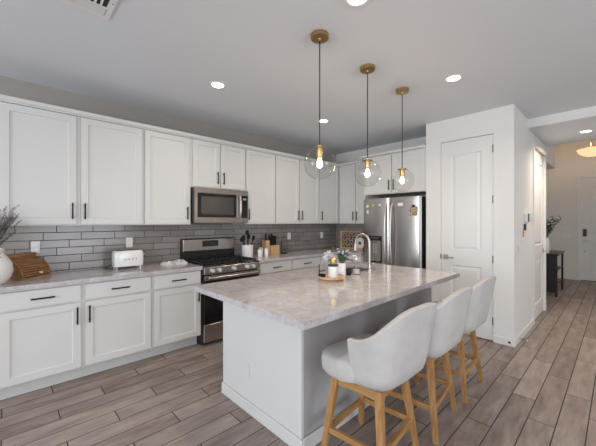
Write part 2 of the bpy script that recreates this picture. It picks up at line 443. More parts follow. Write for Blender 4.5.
pp = [(.15, PW3-.15, 1.12, 2.26), (.15, PW3-.15, .20, .90)]
r3 = door('door_3', PW3, fd[2], (XF+.02, fd[1], 0), -PI/2, pp, [], .07, 1)
MB().box(.035, .105, -.03, -.0005, 1.06, 1.24, .008).build('keypad_lock', M_BPLAST, r3)
MB().cyl((.066, -.006, .70), (.066, 0, .70), .012).build('peephole', M_DGREY, r3)
MB().box(.0, PW3, .0, .03, 0, .011).build('threshold', M_SOIL, r3)
# casings
def casing(name, axis, p, a0, a1, z1, w=.06, t=.014):
    m = MB()
    if axis == 'x':
        m.box(p-t, p, a0-w, a0, 0, z1+w, .003).box(p-t, p, a1, a1+w, 0, z1+w, .003).box(p-t, p, a0, a1, z1, z1+w, .003)
    else:
        m.box(a0-w, a0, p-t, p, 0, z1+w, .003).box(a1, a1+w, p-t, p, 0, z1+w, .003).box(a0, a1, p-t, p, z1, z1+w, .003)
    struct(m.build(name, M_TRIM))
casing('trim_2', 'y', PY0, d2[0], d2[1], d2[2])
casing('trim_3', 'x', XF, fd[0], fd[1], fd[2], .07)

# ================================================================ CABINETS
def bar_handle(parent, cx, cz, L, vertical, y0):
    m = MB(); h = L/2; yb = y0-.028
    if vertical:
        m.box(cx-.006, cx+.006, yb-.005, yb+.005, cz-h, cz+h, .0015)
        for s in (-1, 1): m.box(cx-.004, cx+.004, yb+.005, y0, cz+s*(h-.018)-.004, cz+s*(h-.018)+.004)
    else:
        m.box(cx-h, cx+h, yb-.005, yb+.005, cz-.006, cz+.006, .0015)
        for s in (-1, 1): m.box(cx+s*(h-.018)-.004, cx+s*(h-.018)+.004, yb+.005, y0, cz-.004, cz+.004)
    return m.build('handle', M_BLACK, parent)
DT = .02
def shaker(root, x0, x1, z0, z1, hx=None, hz=None, rail=.058):
    """overlay door in front of y=0; hx = handle x, hz = handle centre z"""
    d = MB().panel(x0, x1, z0, z1, -DT-.001, DT, [(x0+rail, x1-rail, z0+rail, z1-rail)], rec=.009, slope=.004).build('door', M_CAB, root)
    if hx is not None: bar_handle(d, hx, hz, .15, True, -DT-.0005)
    return d
def slab_drawer(root, x0, x1, z0, z1, L=.155):
    d = MB().box(x0, x1, -DT-.001, -.001, z0, z1, .002).build('drawer', M_CAB, root)
    if L: bar_handle(d, (x0+x1)/2, (z0+z1)/2, L, False, -DT-.0005)
    return d
UZ0, UZ1 = 1.38, 2.425
UF = 3.55            # carcass front of the uppers
def upper(label, x0, x1, doors, z0=UZ0, loc=None, rotz=0, depth=.329, group='white wall cabinets'):
    """x in world for the left wall; door list (x0,x1,handle side or None)"""
    ox = x0; root = thing('wall_cabinet', label, 'cabinet', loc or (x0, UF, 0), rotz, group)
    W = x1-x0
    MB().box(.0005, W-.0005, 0, depth, z0, UZ1).build('body', M_CAB, root)
    for a, b, s in doors:
        a -= ox; b -= ox
        hx = None if s is None else (b-.03 if s > 0 else a+.03)
        shaker(root, a, b, z0+.012, UZ1-.018, hx, z0+.135, .058)
    return root
G = None
upper('wide white wall cabinet at the left edge above the bread box and toaster', -.045, 1.078, [(-.03, .487, 1), (.524, 1.063, -1)])
upper('single door white wall cabinet between the wide cabinet and the microwave', 1.078, 1.612, [(1.094, 1.588, 1)])
upper('short white wall cabinet directly above the microwave', 1.612, 2.388, [(1.632, 1.984, 1), (2.008, 2.372, -1)], z0=1.832)
upper('single door white wall cabinet immediately right of the microwave', 2.388, 2.912, [(2.396, 2.902, -1)])
upper('double door white wall cabinet above the knife block', 2.912, 3.88, [(2.922, 3.398, 1), (3.42, 3.868, -1)])
upper('narrow white corner wall cabinet at the end of the long wall', 3.88, 4.42, [(3.893, 4.40, -1)])
# return wall: local x runs towards the viewer's right (world -y)
BF = 4.42
r = upper('white wall cabinet on the return wall left of the refrigerator', 0, .72, [(.045, .375, 1), (.39, .705, -1)], loc=(BF, 3.545, 0), rotz=-PI/2)
FCF = 4.152
root = thing('refrigerator_cabinet', 'deep white cabinet with two doors above the refrigerator', 'cabinet', (FCF, 2.822, 0), -PI/2)
MB().box(0, 1.0, 0, .597, 1.832, UZ1).build('body', M_CAB, root)
shaker(root, .03, .492, 1.842, UZ1-.018, .462, 1.96); shaker(root, .508, .985, 1.842, UZ1-.018, .538, 1.96)
MB().box(0, .022, 0, .597, 0, 1.832).build('side_panel', M_CAB, root)
# crown
def crown(name, pts, z0, z1, out, back):
    pass
m = MB()
m.box(-.045, 4.42, UF-.045, UF+.01, UZ1, 2.462, .004).box(-.045, 4.42, UF-.028, UF, UZ1-.012, UZ1)
m.box(BF-.045, BF+.01, 2.822, UF-.045, UZ1, 2.462, .004)
m.box(FCF-.045, FCF+.01, 1.823, 2.867, UZ1+.0005, 2.462, .004).box(FCF+.01, BF-.045, 2.822, 2.867, UZ1, 2.462)
tag(m.build('crown_moulding', M_CAB), 'white crown moulding running along the tops of all the wall cabinets', 'moulding')

BFY = 3.28; BZ0, BZ1 = .13, .876
def base(label, x0, x1, cols, loc=None, rotz=0, depth=.598, toe=.105, group='white base cabinets'):
    root = thing('base_cabinet', label, 'cabinet', loc or (x0, BFY, 0), rotz, group)
    ox = x0; W = x1-x0
    MB().box(.0005, W-.0005, 0, depth, BZ0, BZ1-.0005).build('body', M_CAB, root)
    MB().box(.0005, W-.0005, toe, toe+.02, 0, BZ0).build('toe_board', M_CAB, root)
    for a, b, s, kind in cols:
        a -= ox; b -= ox
        slab_drawer(root, a, b, .724, .862)
        if kind == 'd':
            shaker(root, a, b, .142, .708, (b-.028 if s > 0 else a+.028) if s else None, .60, .058)
    return root
base('white base cabinet at the left edge under the bread box and toaster', -.045, 1.08, [(-.03, .484, 1, 'd'), (.517, 1.064, -1, 'd')])
base('white base cabinet with one door just left of the stove', 1.08, 1.612, [(1.096, 1.594, 1, 'd')])
base('white base cabinet just right of the stove under the knife block', 2.392, 3.0, [(2.43, 2.986, -1, 'd')])
base('white base cabinet in the middle between the stove and the far corner', 3.0, 3.60, [(3.014, 3.586, -1, 'd')])
base('white corner base cabinet half hidden behind the island flowers', 3.60, 4.12, [(3.63, 4.07, -1, 'd')])
base('white base cabinet left of the refrigerator under the framed sign', 0, .45, [(.015, .435, 1, 'd')], loc=(4.12, 3.272, 0), rotz=-PI/2)
# perimeter worktop
def slab(boxes, name, label):
    m = MB()
    for b in boxes: m.box(*b)
    o = m.build(name, M_QUARTZ); return tag(o, label, 'countertop')
ZT0, ZT1 = .876, .914
slab([(-1.1, 1.613, 3.24, WY-.0105, ZT0, ZT1)], 'countertop', 'pale veined stone countertop left of the stove')
slab([(2.389, 4.08, 3.24, WY-.0105, ZT0, ZT1), (4.08, WX-.0105, 2.824, WY-.0105, ZT0, ZT1)], 'countertop', 'pale veined stone corner countertop right of the stove')
# out-of-frame left end of the run carries the worktop
base('white base cabinet end of the run left of the bread box', -1.1, -.045, [(-1.08, -.58, 1, 'd'), (-.555, -.06, -1, 'd')])

# ================================================================ STOVE
t = thing('stove', 'stainless steel gas stove with black cooktop between the base cabinets', 'stove', (1.616, 3.23, 0))
W = .768
MB().box(.002, W-.002, .03, .635, .03, .895).build('body', M_BPLAST, t)
for x in (.05, W-.05):
    for y in (.08, .58): MB().cyl((x, y, 0), (x, y, .03), .018).build('leg', M_BPLAST, t)
m = MB().box(.006, W-.006, -.012, .03, .045, .245, .004); m.build('storage_drawer', M_STEELH, t)
d = MB().box(.006, W-.006, -.012, .03, .255, .80, .004).build('oven_door', M_BGLASS, t)
m = MB().box(.006, W-.006, -.0135, -.0125, .745, .80); m.build('door_trim', M_STEELH, d)
m = MB().tube([(.04, -.055, .775), (W-.04, -.055, .775)], .014, 14)
for x in (.07, W-.07): m.box(x-.012, x+.012, -.055, -.012, .765, .785)
m.build('oven_handle', M_STEELH, d, True)
m = MB(); m.quad((.004,-.02,.815),(W-.004,-.02,.815),(W-.004,.012,.898),(.004,.012,.898))
m = MB().box(.004, W-.004, -.016, .03, .812, .898, .005); cp = m.build('control_panel', M_STEELH, t)
for x in (.10, .19, .384, .575, .665):
    k = MB().cyl((x, -.016, .855), (x, -.048, .855), .024, .021, 24); k.box(x-.004, x+.004, -.052, -.045, .838, .872)
    k.build('knob', M_KNOB, cp, True)
MB().box(.0, W, -.01, .60, .898, .912, .003).build('cooktop', M_BPLAST, t)
for gx in (.02, .263, .506):
    m = MB(); x0, x1 = gx, gx+.235
    for x in (x0, x1-.012): m.box(x, x+.012, .03, .56, .925, .941)
    for y in (.03, .2, .29, .39, .548): m.box(x0, x1, y, y+.012, .925, .941)
    for x in (x0+.075, x0+.15): m.box(x, x+.010, .03, .56, .927, .943)
    for x in (x0, x1-.012):
        for y in (.03, .548): m.box(x, x+.012, y, y+.012, .912, .925)
    m.build('grate', M_IRON, t)
for x, y in ((.137, .15), (.137, .43), (.38, .29), (.62, .15), (.62, .43)):
    MB().cyl((x, y, .912), (x, y, .922), .045, .04).build('burner', M_IRON, t)
b = MB().box(0, W, .58, .638, .912, 1.195, .006).build('backguard', M_BPLAST, t)
MB().box(.012, W-.012, .568, .580, 1.035, 1.185, .004).build('backguard_panel', M_STEELH, b)
dsp = MB().box(.27, .50, .5665, .568, 1.085, 1.165).build('display', M_BGLASS, b)
# ================================================================ MICROWAVE
t = thing('microwave', 'stainless over the range microwave mounted under the short wall cabinet', 'microwave', (1.622, 3.47, 1.40))
W = .76; Hh = .425
MB().box(0, W, .02, .395, 0, Hh).build('body', M_DGREY, t)
d = MB().panel(.0, .64, .0, Hh, -.005, .025, [(.035, .585, .065, .365)], rec=.004, slope=.003).build('door', M_STEELD, t)
MB().box(.039, .581, -.0022, -.0012, .069, .361).build('window', M_BGLASS, d)
MB().box(.085, .535, -.0029, -.0022, .105, .325).build('window_screen', mat('grey_screen', (.045,.043,.042), .25), d)
MB().tube([(.605, -.008, .065), (.61, -.045, .09), (.612, -.055, .15), (.612, -.055, .28), (.61, -.045, .34), (.605, -.008, .365)], .0125, 12).build('handle', M_NICKEL, d, True)
cp = MB().box(.643, W, -.004, .02, 0, Hh, .002).build('control_panel', M_STEELD, t)
MB().box(.655, W-.012, -.0055, -.0045, .065, Hh-.065).build('keypad', M_BGLASS, cp)
MB().box(.675, W-.035, -.0065, -.0056, .30, .325).build('clock', mat('dim_display', (.05,.07,.08), .2, emis=(.6,.7,.8), es=.3), cp)
MB().box(.02, W-.02, .01, .3, -.004, .0).build('underside_vent', M_BPLAST, t)

# ================================================================ REFRIGERATOR
FX, FY1, FY0 = 4.06, 2.790, 1.858
t = thing('refrigerator', 'stainless french door refrigerator beside the pantry wall', 'refrigerator', (FX, FY1, 0), -PI/2)
W = FY1-FY0
MB().box(.005, W-.005, .07, .68, .02, 1.765).build('body', M_DGREY, t)
for x in (.08, W-.08): MB().cyl((x, .35, 0), (x, .35, .02), .03).build('foot', M_BPLAST, t)
def bulge(x0, x1, z0, z1, dep=.028, edge=.03):
    """door with a gently bowed front"""
    m = MB(); n = 18; pts = []
    for i in range(n+1):
        f = i/n; x = x0+(x1-x0)*f
        q = abs(2*f-1); y = .02*q**2.2 + (.02*max(0, (q-.9)/.1)**2)
        pts.append((x, y))
    for (xa, ya), (xb, yb) in zip(pts, pts[1:]):
        m.quad((xa, ya, z0), (xb, yb, z0), (xb, yb, z1), (xa, ya, z1))
        m.quad((xa, ya, z1), (xb, yb, z1), (xb, .065, z1), (xa, .065, z1))
        m.quad((xb, yb, z0), (xa, ya, z0), (xa, .065, z0), (xb, .065, z0))
    m.quad((x0, pts[0][1], z0), (x0, pts[0][1], z1), (x0, .065, z1), (x0, .065, z0))
    m.quad((x1, pts[-1][1], z1), (x1, pts[-1][1], z0), (x1, .065, z0), (x1, .065, z1))
    m.quad((x1, .065, z0), (x0, .065, z0), (x0, .065, z1), (x1, .065, z1))
    return m
c = W/2
dl = bulge(.002, c-.003, .62, 1.762).build('door', M_STEEL, t, True)
dr = bulge(c+.003, W-.002, .62, 1.762).build('door', M_STEEL, t, True)
fz = bulge(.002, W-.002, .06, .61).build('freezer_drawer', M_STEEL, t, True)
MB().tube([(.10, .0, .535), (.12, -.045, .54), (W-.12, -.045, .54), (W-.10, .0, .535)], .013, 12).build('handle', M_NICKEL, fz, True)
for x, dd in ((c-.045, dl), (c+.045, dr)):
    z0, z1 = .75, 1.68; pts = []
    for i in range(13):
        f = i/12; pts.append((x, .006-.062*math.sin(PI*f)**.45, z0+(z1-z0)*f))
    MB().tube(pts, .0155, 12).build('handle', M_NICKEL, dd, True)
# dispenser
m = MB().panel(.115, .345, .80, 1.20, -.006, .03, [(.13, .33, .83, 1.13)], rec=.03, slope=.006); m.build('water_dispenser', M_BGLASS, dl)
MB().box(.142, .318, .018, .0235, .84, 1.05, .003).build('dispenser_recess', M_STEELH, dl)
MB().box(.185, .275, .000, .017, .93, 1.09, .004).build('dispenser_paddle', M_NICKEL, dl)
MB().box(.14, .32, -.012, .024, .822, .836, .003).build('drip_tray', M_NICKEL, dl)
MB().box(.16, .30, -.0085, -.0065, 1.15, 1.185).build('dispenser_display', M_DGREY, dl)
# magnets on the doors
def at_fridge(u, n, label, shape, mt, z, r=.016, name='magnet'):
    y = FY1-u
    # surface depth of the bowed door
    if u < c: f = (u-.002)/(c-.005)
    else: f = (u-c-.003)/(W-c-.005)
    q = abs(2*f-1); dep = .02*q**2.2 + (.02*max(0, (q-.9)/.1)**2)
    m = MB(); X = FX+dep
    if shape == 'disc': m.cyl((X-.007, y, z), (X+.0003, y, z), r, r, 16)
    else:
        a, b_ = shape; m.box(X-.006, X-.001, y-a/2, y+a/2, z-b_/2, z+b_/2, .001)
    return tag(m.build(name, mt), label, 'magnet', 'magnets on the refrigerator doors')
mm = lambda n, c_: mat(n, c_, .5)
at_fridge(.095, 0, 'white round magnet at the top left of the left refrigerator door', 'disc', mm('cream_magnet', (.75,.7,.62)), 1.655, .024)
at_fridge(.205, 0, 'yellow round magnet at the top middle of the left refrigerator door', 'disc', mm('yellow_magnet', (.65,.5,.12)), 1.668, .018)
at_fridge(.315, 0, 'pale round magnet at the top of the left refrigerator door near the handle', 'disc', mm('pale_magnet', (.72,.72,.66)), 1.665, .020)
at_fridge(.10, 0, 'small white square magnet lowest on the left refrigerator door', (.032, .055), mm('white_magnet', (.72,.70,.68)), 1.565)
at_fridge(.595, 0, 'small grey round magnet high on the right refrigerator door near the handle', 'disc', mm('grey_magnet', (.3,.28,.28)), 1.655, .018)
at_fridge(.645, 0, 'white oval sticker magnet beside the gold dot on the right refrigerator door', (.075, .045), mm('white_card', (.8,.78,.74)), 1.66)
at_fridge(.70, 0, 'small gold round magnet at the top of the right refrigerator door', 'disc', mm('gold_magnet', (.5,.33,.1)), 1.675, .014)
pt = thing('picture_magnet', 'small photo card held by a black clip on the right refrigerator door', 'photo card', (FX-.002, 1.952, 1.50))
MB().box(-.003, .0, -.055, .055, 0, .125).build('card', noise_mat('photo_card', (.16,.11,.05), (.50,.42,.30), 60, .5, lo=.4, hi=.6), pt)
MB().box(-.012, .001, -.018, .018, .118, .145, .002).build('clip', M_BLACK, pt)

# ================================================================ ISLAND
IX0, IX1, IY0, IY1 = 1.31, 3.20, 1.34, 2.27
t = thing('kitchen_island', 'white kitchen island with grey panelled seating side', 'island', (0, 0, 0))
SX0, SX1, SY0, SY1 = 2.36, 3.02, 1.80, 2.19      # sink cut-out
MB().box(IX0, IX0+.02, IY0, IY1, 0, ZT0).build('end_panel', M_CAB, t); MB().box(IX1-.02, IX1, IY0, IY1, 0, ZT0).build('end_panel', M_CAB, t)
MB().box(IX0+.02, IX1-.02, IY0+.004, IY0+.02, 0, ZT0).build('seating_side_panel', M_ISIDE, t)
m = MB().box(IX0+.02, IX1-.02, IY1-.02, IY1, .10, ZT0).box(IX0+.02, IX1-.02, IY0+.03, IY1-.02, .10, .12); m.box(IX0+.02, IX1-.02, IY1-.09, IY1-.07, 0, .10)
m.build('body', M_CAB, t)
m = MB()
m.box(IX0-.014, IX0, IY0-.014, IY1+.004, 0, .088, .004).box(IX0, IX1, IY0-.014, IY0, 0, .088, .004)
m.build('base_trim', M_CAB, t)
xs = [IX0+.03+(IX1-IX0-.06)*k/4 for k in range(5)]
for a, b in zip(xs, xs[1:]):   # cupboard doors on the stove side
    MB().panel(-b+.006, -a-.006, .12, .86, -IY1-.02, .019, [(-b+.064, -a-.064, .178, .802)], rec=.008).build('door', M_CAB, t, rotz=PI)
pl = MB().box(IX0-.006, IX0-.0005, 1.885, 1.940, .255, .365, .002).build('outlet_plate', M_CAB, t)
CX0, CX1, CY0, CY1 = 1.068, 3.222, 1.078, 2.30
m = MB()
cxs = [CX0, SX0, SX1, CX1]; cys = [CY0, SY0, SY1, CY1]
for z in (ZT0, ZT1):
    for i in range(3):
        for j in range(3):
            if i == 1 and j == 1: continue
            m.quad((cxs[i],cys[j],z),(cxs[i+1],cys[j],z),(cxs[i+1],cys[j+1],z),(cxs[i],cys[j+1],z))
for A in ([(CX0,CY0),(CX1,CY0),(CX1,CY1),(CX0,CY1)], [(SX0,SY0),(SX0,SY1),(SX1,SY1),(SX1,SY0)]):
    for k in range(4):
        p, q = A[k], A[(k+1)%4]
        m.quad((p[0],p[1],ZT0),(q[0],q[1],ZT0),(q[0],q[1],ZT1),(p[0],p[1],ZT1))
tag(m.build('island_countertop', M_QUARTZ), 'large pale veined stone countertop on the island', 'countertop')
# sink: open basin with thickness
m = MB(); e = .012; zb = .70
o_ = (SX0-.01, SX1+.01, SY0-.01, SY1+.01)
m.box(o_[0], o_[1], o_[2], o_[3], zb, zb+e)
m.box(o_[0], SX0+.004, o_[2], o_[3], zb+e, ZT0-.0005).box(SX1-.004, o_[1], o_[2], o_[3], zb+e, ZT0-.0005)
m.box(SX0+.004, SX1-.004, o_[2], SY0+.004, zb+e, ZT0-.0005).box(SX0+.004, SX1-.004, SY1-.004, o_[3], zb+e, ZT0-.0005)
tag(m.build('sink', M_NICKEL), 'steel undermount sink set into the island countertop', 'sink')
# faucet
fx, fy = 2.635, 1.725
t = thing('faucet', 'tall arched brushed nickel faucet on the island', 'faucet', (fx, fy, ZT1))
MB().lathe([(0,0),(.027,0),(.027,.012),(.02,.02),(.02,.07),(.014,.075),(0,.075)], n=24).build('base', M_NICKEL, t, True)
pts = [(0,0,.07), (0,0,.20), (0,0,.29)]
R = .083
for k in range(1, 13):
    a = PI*k/12*1.02; pts.append((0, R-R*math.cos(a), .29+R*math.sin(a)))
pts.append((0, 2*R+.004, .265))
MB().tube(pts, .0125, 14).build('spout', M_NICKEL, t, True)
MB().tube([(0, 2*R+.004, .268), (0, 2*R+.006, .20)], [.0155, .017], 14).build('spray_head', M_NICKEL, t, True)
MB().tube([(.018,0,.05), (.045,0,.052), (.075,-.004,.085)], [.008,.006,.005], 10).build('lever', M_NICKEL, t, True)

# ================================================================ STOOLS
def make_stool():
    t = thing('counter_stool', 'off white upholstered stool nearest the viewer, at the near end of the island', 'stool', (1.592, 1.035, 0), math.radians(5), 'counter stools at the island')
    # upholstered shell
    nU, nV = 40, 8; th = .042
    def prof(f):
        phi = PI*f
        s, c_ = math.sin(phi), math.cos(phi)
        ex = .56
        x = -math.copysign(abs(c_)**ex, c_); y = -(abs(s)**ex)
        return x, y
    def top(f):
        g = min(f, 1-f)*2          # 0 at arms, 1 at centre of the back
        return .783 + .188*math.sin(PI/2*g)**1.4
    def pt(f, v, inner):
        x, y = prof(f); zt = top(f); z = .514+(zt-.514)*v
        hh = (z-.514)/.45
        k = min(1, v/.18); k = 1-(1-k)**2
        wx = (.206+.042*k) + .062*hh - (th if inner else 0)
        wy = (.175+.045*k) + .080*hh - (th if inner else 0)
        yy = y*wy
        return Vector((x*wx, -.03+yy, z))
    m = MB(); bm = m.bm; outer = []; inner = []
    for i in range(nU+1):
        f = i/nU
        outer.append([bm.verts.new(pt(f, j/nV, False)) for j in range(nV+1)])
        inner.append([bm.verts.new(pt(f, j/nV, True) + (Vector((0,0,-.0)) if j < nV else Vector((0,0,-.004)))) for j in range(nV+1)])
    for i in range(nU):
        for j in range(nV):
            bm.faces.new((outer[i][j], outer[i+1][j], outer[i+1][j+1], outer[i][j+1]))
            bm.faces.new((inner[i][j+1], inner[i+1][j+1], inner[i+1][j], inner[i][j]))
        bm.faces.new((outer[i][nV], outer[i+1][nV], inner[i+1][nV], inner[i][nV]))
        bm.faces.new((inner[i][0], inner[i+1][0], outer[i+1][0], outer[i][0]))
    for i in (0, nU):
        for j in range(nV):
            bm.faces.new((outer[i][j], outer[i][j+1], inner[i][j+1], inner[i][j]))
    o = m.build('backrest', M_FABRIC, t, True)
    for p in o.data.polygons: p.use_smooth = True
    bv = o.modifiers.new('b', 'BEVEL'); bv.width = .011; bv.segments = 3; bv.limit_method = 'ANGLE'; bv.angle_limit = math.radians(50)
    # seat cushion: rounded slab
    m = MB(); bm = m.bm; n = 48; rings = []
    def se(a, hx, hy, ex=.5):
        c_, s_ = math.cos(a), math.sin(a)
        return math.copysign(abs(c_)**ex, c_)*hx, math.copysign(abs(s_)**ex, s_)*hy
    for (sc, z) in ((.0, .527), (.80, .527), (.93, .535), (.985, .555), (1.0, .585), (1.0, .61), (.985, .632), (.95, .644), (.86, .652), (.6, .656), (.3, .658), (0, .658)):
        if sc == 0: rings.append([bm.verts.new((0, .0, z))]); continue
        rings.append([bm.verts.new((se(2*PI*k/n, .260, .216)[0]*sc if se(2*PI*k/n, .260, .216)[1] > 0 else se(2*PI*k/n, .212, .212)[0]*sc, .005+se(2*PI*k/n, .260, .216)[1]*sc*(1 if se(2*PI*k/n, .260, .216)[1] > 0 else .84), z)) for k in range(n)])
    for a, b in zip(rings, rings[1:]):
        for k in range(n):
            k2 = (k+1) % n
            if len(a) == 1: bm.faces.new((a[0], b[k2], b[k]))
            elif len(b) == 1: bm.faces.new((a[k], a[k2], b[0]))
            else: bm.faces.new((a[k], a[k2], b[k2], b[k]))
    m.build('seat', M_FABRIC, t, True)
    # wooden base
    LT = {}
    for sx in (-1, 1):
        for sy in (-1, 1):
            top_ = (sx*.156, sy*.136+.002, .512); bot = (sx*.230, sy*.194, 0)
            LT[sx, sy] = (Vector(top_), Vector(bot))
            MB().taper(bot, top_, .030, .043, bev=.003).build('leg', M_OAK, t)
    def on(sx, sy, z):
        a, b = LT[sx, sy]; return b + (a-b)*(z/.512)
    for sy in (-1, 1):
        MB().bar(on(-1, sy, .485)+Vector((.02,0,0)), on(1, sy, .485)-Vector((.02,0,0)), .02, .05).build('apron', M_OAKH, t)
    for sx in (-1, 1):
        MB().bar(on(sx, -1, .485)+Vector((0,.02,0)), on(sx, 1, .485)-Vector((0,.02,0)), .02, .05).build('apron', M_OAKH, t)
    for sx in (-1, 1):
        MB().bar(on(sx, -1, .20)+Vector((0,.013,0)), on(sx, 1, .20)-Vector((0,.013,0)), .02, .032).build('stretcher', M_OAKH, t)
    for sy in (-1, 1):
        z = .19 if sy > 0 else .20
        MB().bar(on(-1, sy, z)+Vector((.013,0,0)), on(1, sy, z)-Vector((.013,0,0)), .02, .034).build('stretcher', M_OAKH, t)
    return t
st = make_stool()
dup(st, (2.195, 1.025, 0), math.radians(6), 'off white upholstered stool in the middle of the three at the island')
dup(st, (2.825, 1.035, 0), math.radians(2), 'off white upholstered stool farthest from the viewer, near the pantry door')
for s_, a_ in zip([o for o in COL.objects if o.name.startswith('counter_stool')], (-8, -6, -3)):   # each seat swivels on its base
    for c_ in s_.children:
        if c_.name.startswith(('backrest', 'seat')): c_.rotation_euler.z = math.radians(a_); c_.location.x = (.03 if a_ == -8 else .012) if c_.name[0] == 'b' else (-.012 if a_ == -8 else .0)

# ================================================================ PENDANTS
def make_pendant():
    t = thing('pendant_lamp', 'clear glass globe pendant on a brass canopy nearest the viewer', 'lamp', (1.618, 1.470, CZ), 0, 'glass globe pendants above the island')
    MB().lathe([(0,-.0005),(.064,-.0005),(.064,-.026),(.060,-.030),(.012,-.030),(.009,-.045),(0,-.045)], n=36).build('canopy', M_BRASS, t, True)
    MB().cyl((0,0,-.045), (0,0,-.79), .0042, n=10).build('cord', M_BPLAST, t)
    zc = -.913; R = .114
    MB().lathe([(0,-.785),(.012,-.786),(.014,-.792),(.046,-.800),(.046,-.804),(.023,-.806),(.023,-.866),(.019,-.874),(0,-.874)], n=28).build('socket', M_BRASS, t, True)
    prof = []
    for i in range(0, 25):
        a = math.radians(22 + (180-22)*i/24); prof.append((max(0, R*math.sin(a)) if i < 24 else 0, zc+R*math.cos(a)))
    MB().lathe(prof, n=48).build('glass_globe', M_GLASS, t, True)
    MB().lathe([(0,-.874),(.010,-.876),(.012,-.888),(.020,-.908),(.022,-.922),(.017,-.938),(.007,-.946),(0,-.947)], n=20).build('bulb', M_BULB, t, True)
    return t
pd = make_pendant()
def plight(loc, p, c=(1,.75,.48), r=.03):
    d = bpy.data.lights.new('bulb_light', 'POINT'); d.energy = p; d.color = c; d.shadow_soft_size = r
    o = bpy.data.objects.new('bulb_light', d); COL.objects.link(o); o.location = loc
dup(pd, (2.255, 1.495, CZ), 0, 'clear glass globe pendant in the middle of the three')
dup(pd, (2.885, 1.505, CZ), 0, 'clear glass globe pendant farthest from the viewer, in front of the refrigerator')
for x, y in ((1.618, 1.470), (2.255, 1.495), (2.885, 1.505)): plight((x, y, CZ-1.0), 3.5)

# recessed downlights
def make_down(loc, label):
    t = thing('recessed_light', label, 'light', loc, 0, 'recessed ceiling lights')
    MB().lathe([(.078,-.001),(.078,-.006),(.060,-.008),(.055,-.003),(.055,-.001)], n=32, closed=True).build('trim_ring', M_TRIM, t, True)
    MB().lathe([(0,-.0015),(.0545,-.0015),(.0545,-.005),(0,-.005)], n=28).build('lens', M_LAMP, t)
    return t
dl_ = make_down((1.495, 2.69, CZ), 'recessed ceiling light above the counter left of the microwave')
SPOTS = [((1.495, 2.69, CZ), None), ((3.03, 2.69, CZ), 'small recessed ceiling light behind the cord of the nearest pendant'),
         ((3.0, 1.06, CZ), 'recessed ceiling light near the pantry, right of the pendants'),
         ((1.51, 1.07, CZ), 'recessed ceiling light cut by the top edge of the photo above the island'),
         ((5.63, .31, 2.629), 'recessed light in the low hall ceiling before the foyer')]
for loc, lab in SPOTS:
    if lab: dup(dl_, loc, 0, lab)
    d = bpy.data.lights.new('downlight', 'AREA'); d.shape = 'DISK'; d.size = .1; d.energy = 5 if loc[0] < 5 else 18; d.color = (1,.88,.72); d.spread = math.radians(150)
    o = bpy.data.objects.new('downlight', d); COL.objects.link(o); o.location = (loc[0], loc[1], loc[2]-.012)

# foyer bowl lamp
t = thing('foyer_lamp', 'warm glowing alabaster bowl lamp hanging in the foyer', 'lamp', (8.8, .40, 3.38))
MB().lathe([(0,-.001),(.07,-.001),(.06,-.03),(0,-.032)], n=24).build('canopy', M_BRASS, t, True)
MB().cyl((0,0,-.03), (0,0,-.42), .008, n=10).build('stem', M_BRASS, t)
MB().lathe([(.02,-.40),(.07,-.405),(.075,-.42),(.02,-.43)], n=24, closed=True).build('cap', M_BRASS, t, True)
MB().lathe([(.0,-.62),(.06,-.612),(.14,-.58),(.20,-.53),(.225,-.475),(.228,-.458),(.216,-.458),(.20,-.52),(.13,-.57),(.05,-.60),(0,-.606)], n=40).build('bowl', M_ALAB, t, True)
for k in range(3):
    a = 2*PI*k/3; MB().tube([(.03*math.cos(a),.03*math.sin(a),-.425), (.220*math.cos(a),.220*math.sin(a),-.460)], .004, 8).build('rod', M_BRASS, t)
MB().lathe([(0,-.645),(.012,-.64),(.016,-.625),(0,-.621)], n=16).build('finial', M_BRASS, t, True)
plight((8.8, .443, 3.02), 12, (1,.7,.42), .08)

# ceiling vent
t = thing('ceiling_vent', 'white louvred square ceiling air vent at the top left', 'vent', (.13, 1.95, CZ))
S = .36
m = MB().box(0, S, 0, .03, -.008, -.0005).box(0, S, S-.03, S, -.008, -.0005).box(0, .03, .03, S-.03, -.008, -.0005).box(S-.03, S, .03, S-.03, -.008, -.0005)
m.box(.03, S-.03, .03, S-.03, -.0015, -.0005)
m.box(.03, S-.03, .243, .252, -.010, -.0015).box(.03, S-.03, .108, .117, -.010, -.0015).box(.176, .184, .03, S-.03, -.010, -.0015)
m.build('frame', M_TRIM, t)
MB().box(.035, S-.035, .12, .24, -.0028, -.0018).build('duct_opening', M_GROOVE, t)
for k in range(6):
    y = .262+k*.0115
    MB().box(.035, S-.035, y, y+.008, -.011, -.006).build('louvre', M_TRIM, t)
    y = .037+k*.0115
    MB().box(.035, S-.035, y, y+.008, -.011, -.006).build('louvre', M_TRIM, t)
for k in range(9):
    x = .042+k*.031
    if .165 < x < .195: continue
    m = MB(); m.bar((x, .125, -.007), (x+.004, .235, -.007), .012, .004); m.build('louvre', M_TRIM, t)
for x, y in ((.015, .175), (S-.015, .175)): MB().cyl((x, y, -.010), (x, y, -.008), .004, n=10).build('screw', M_DGREY, t)

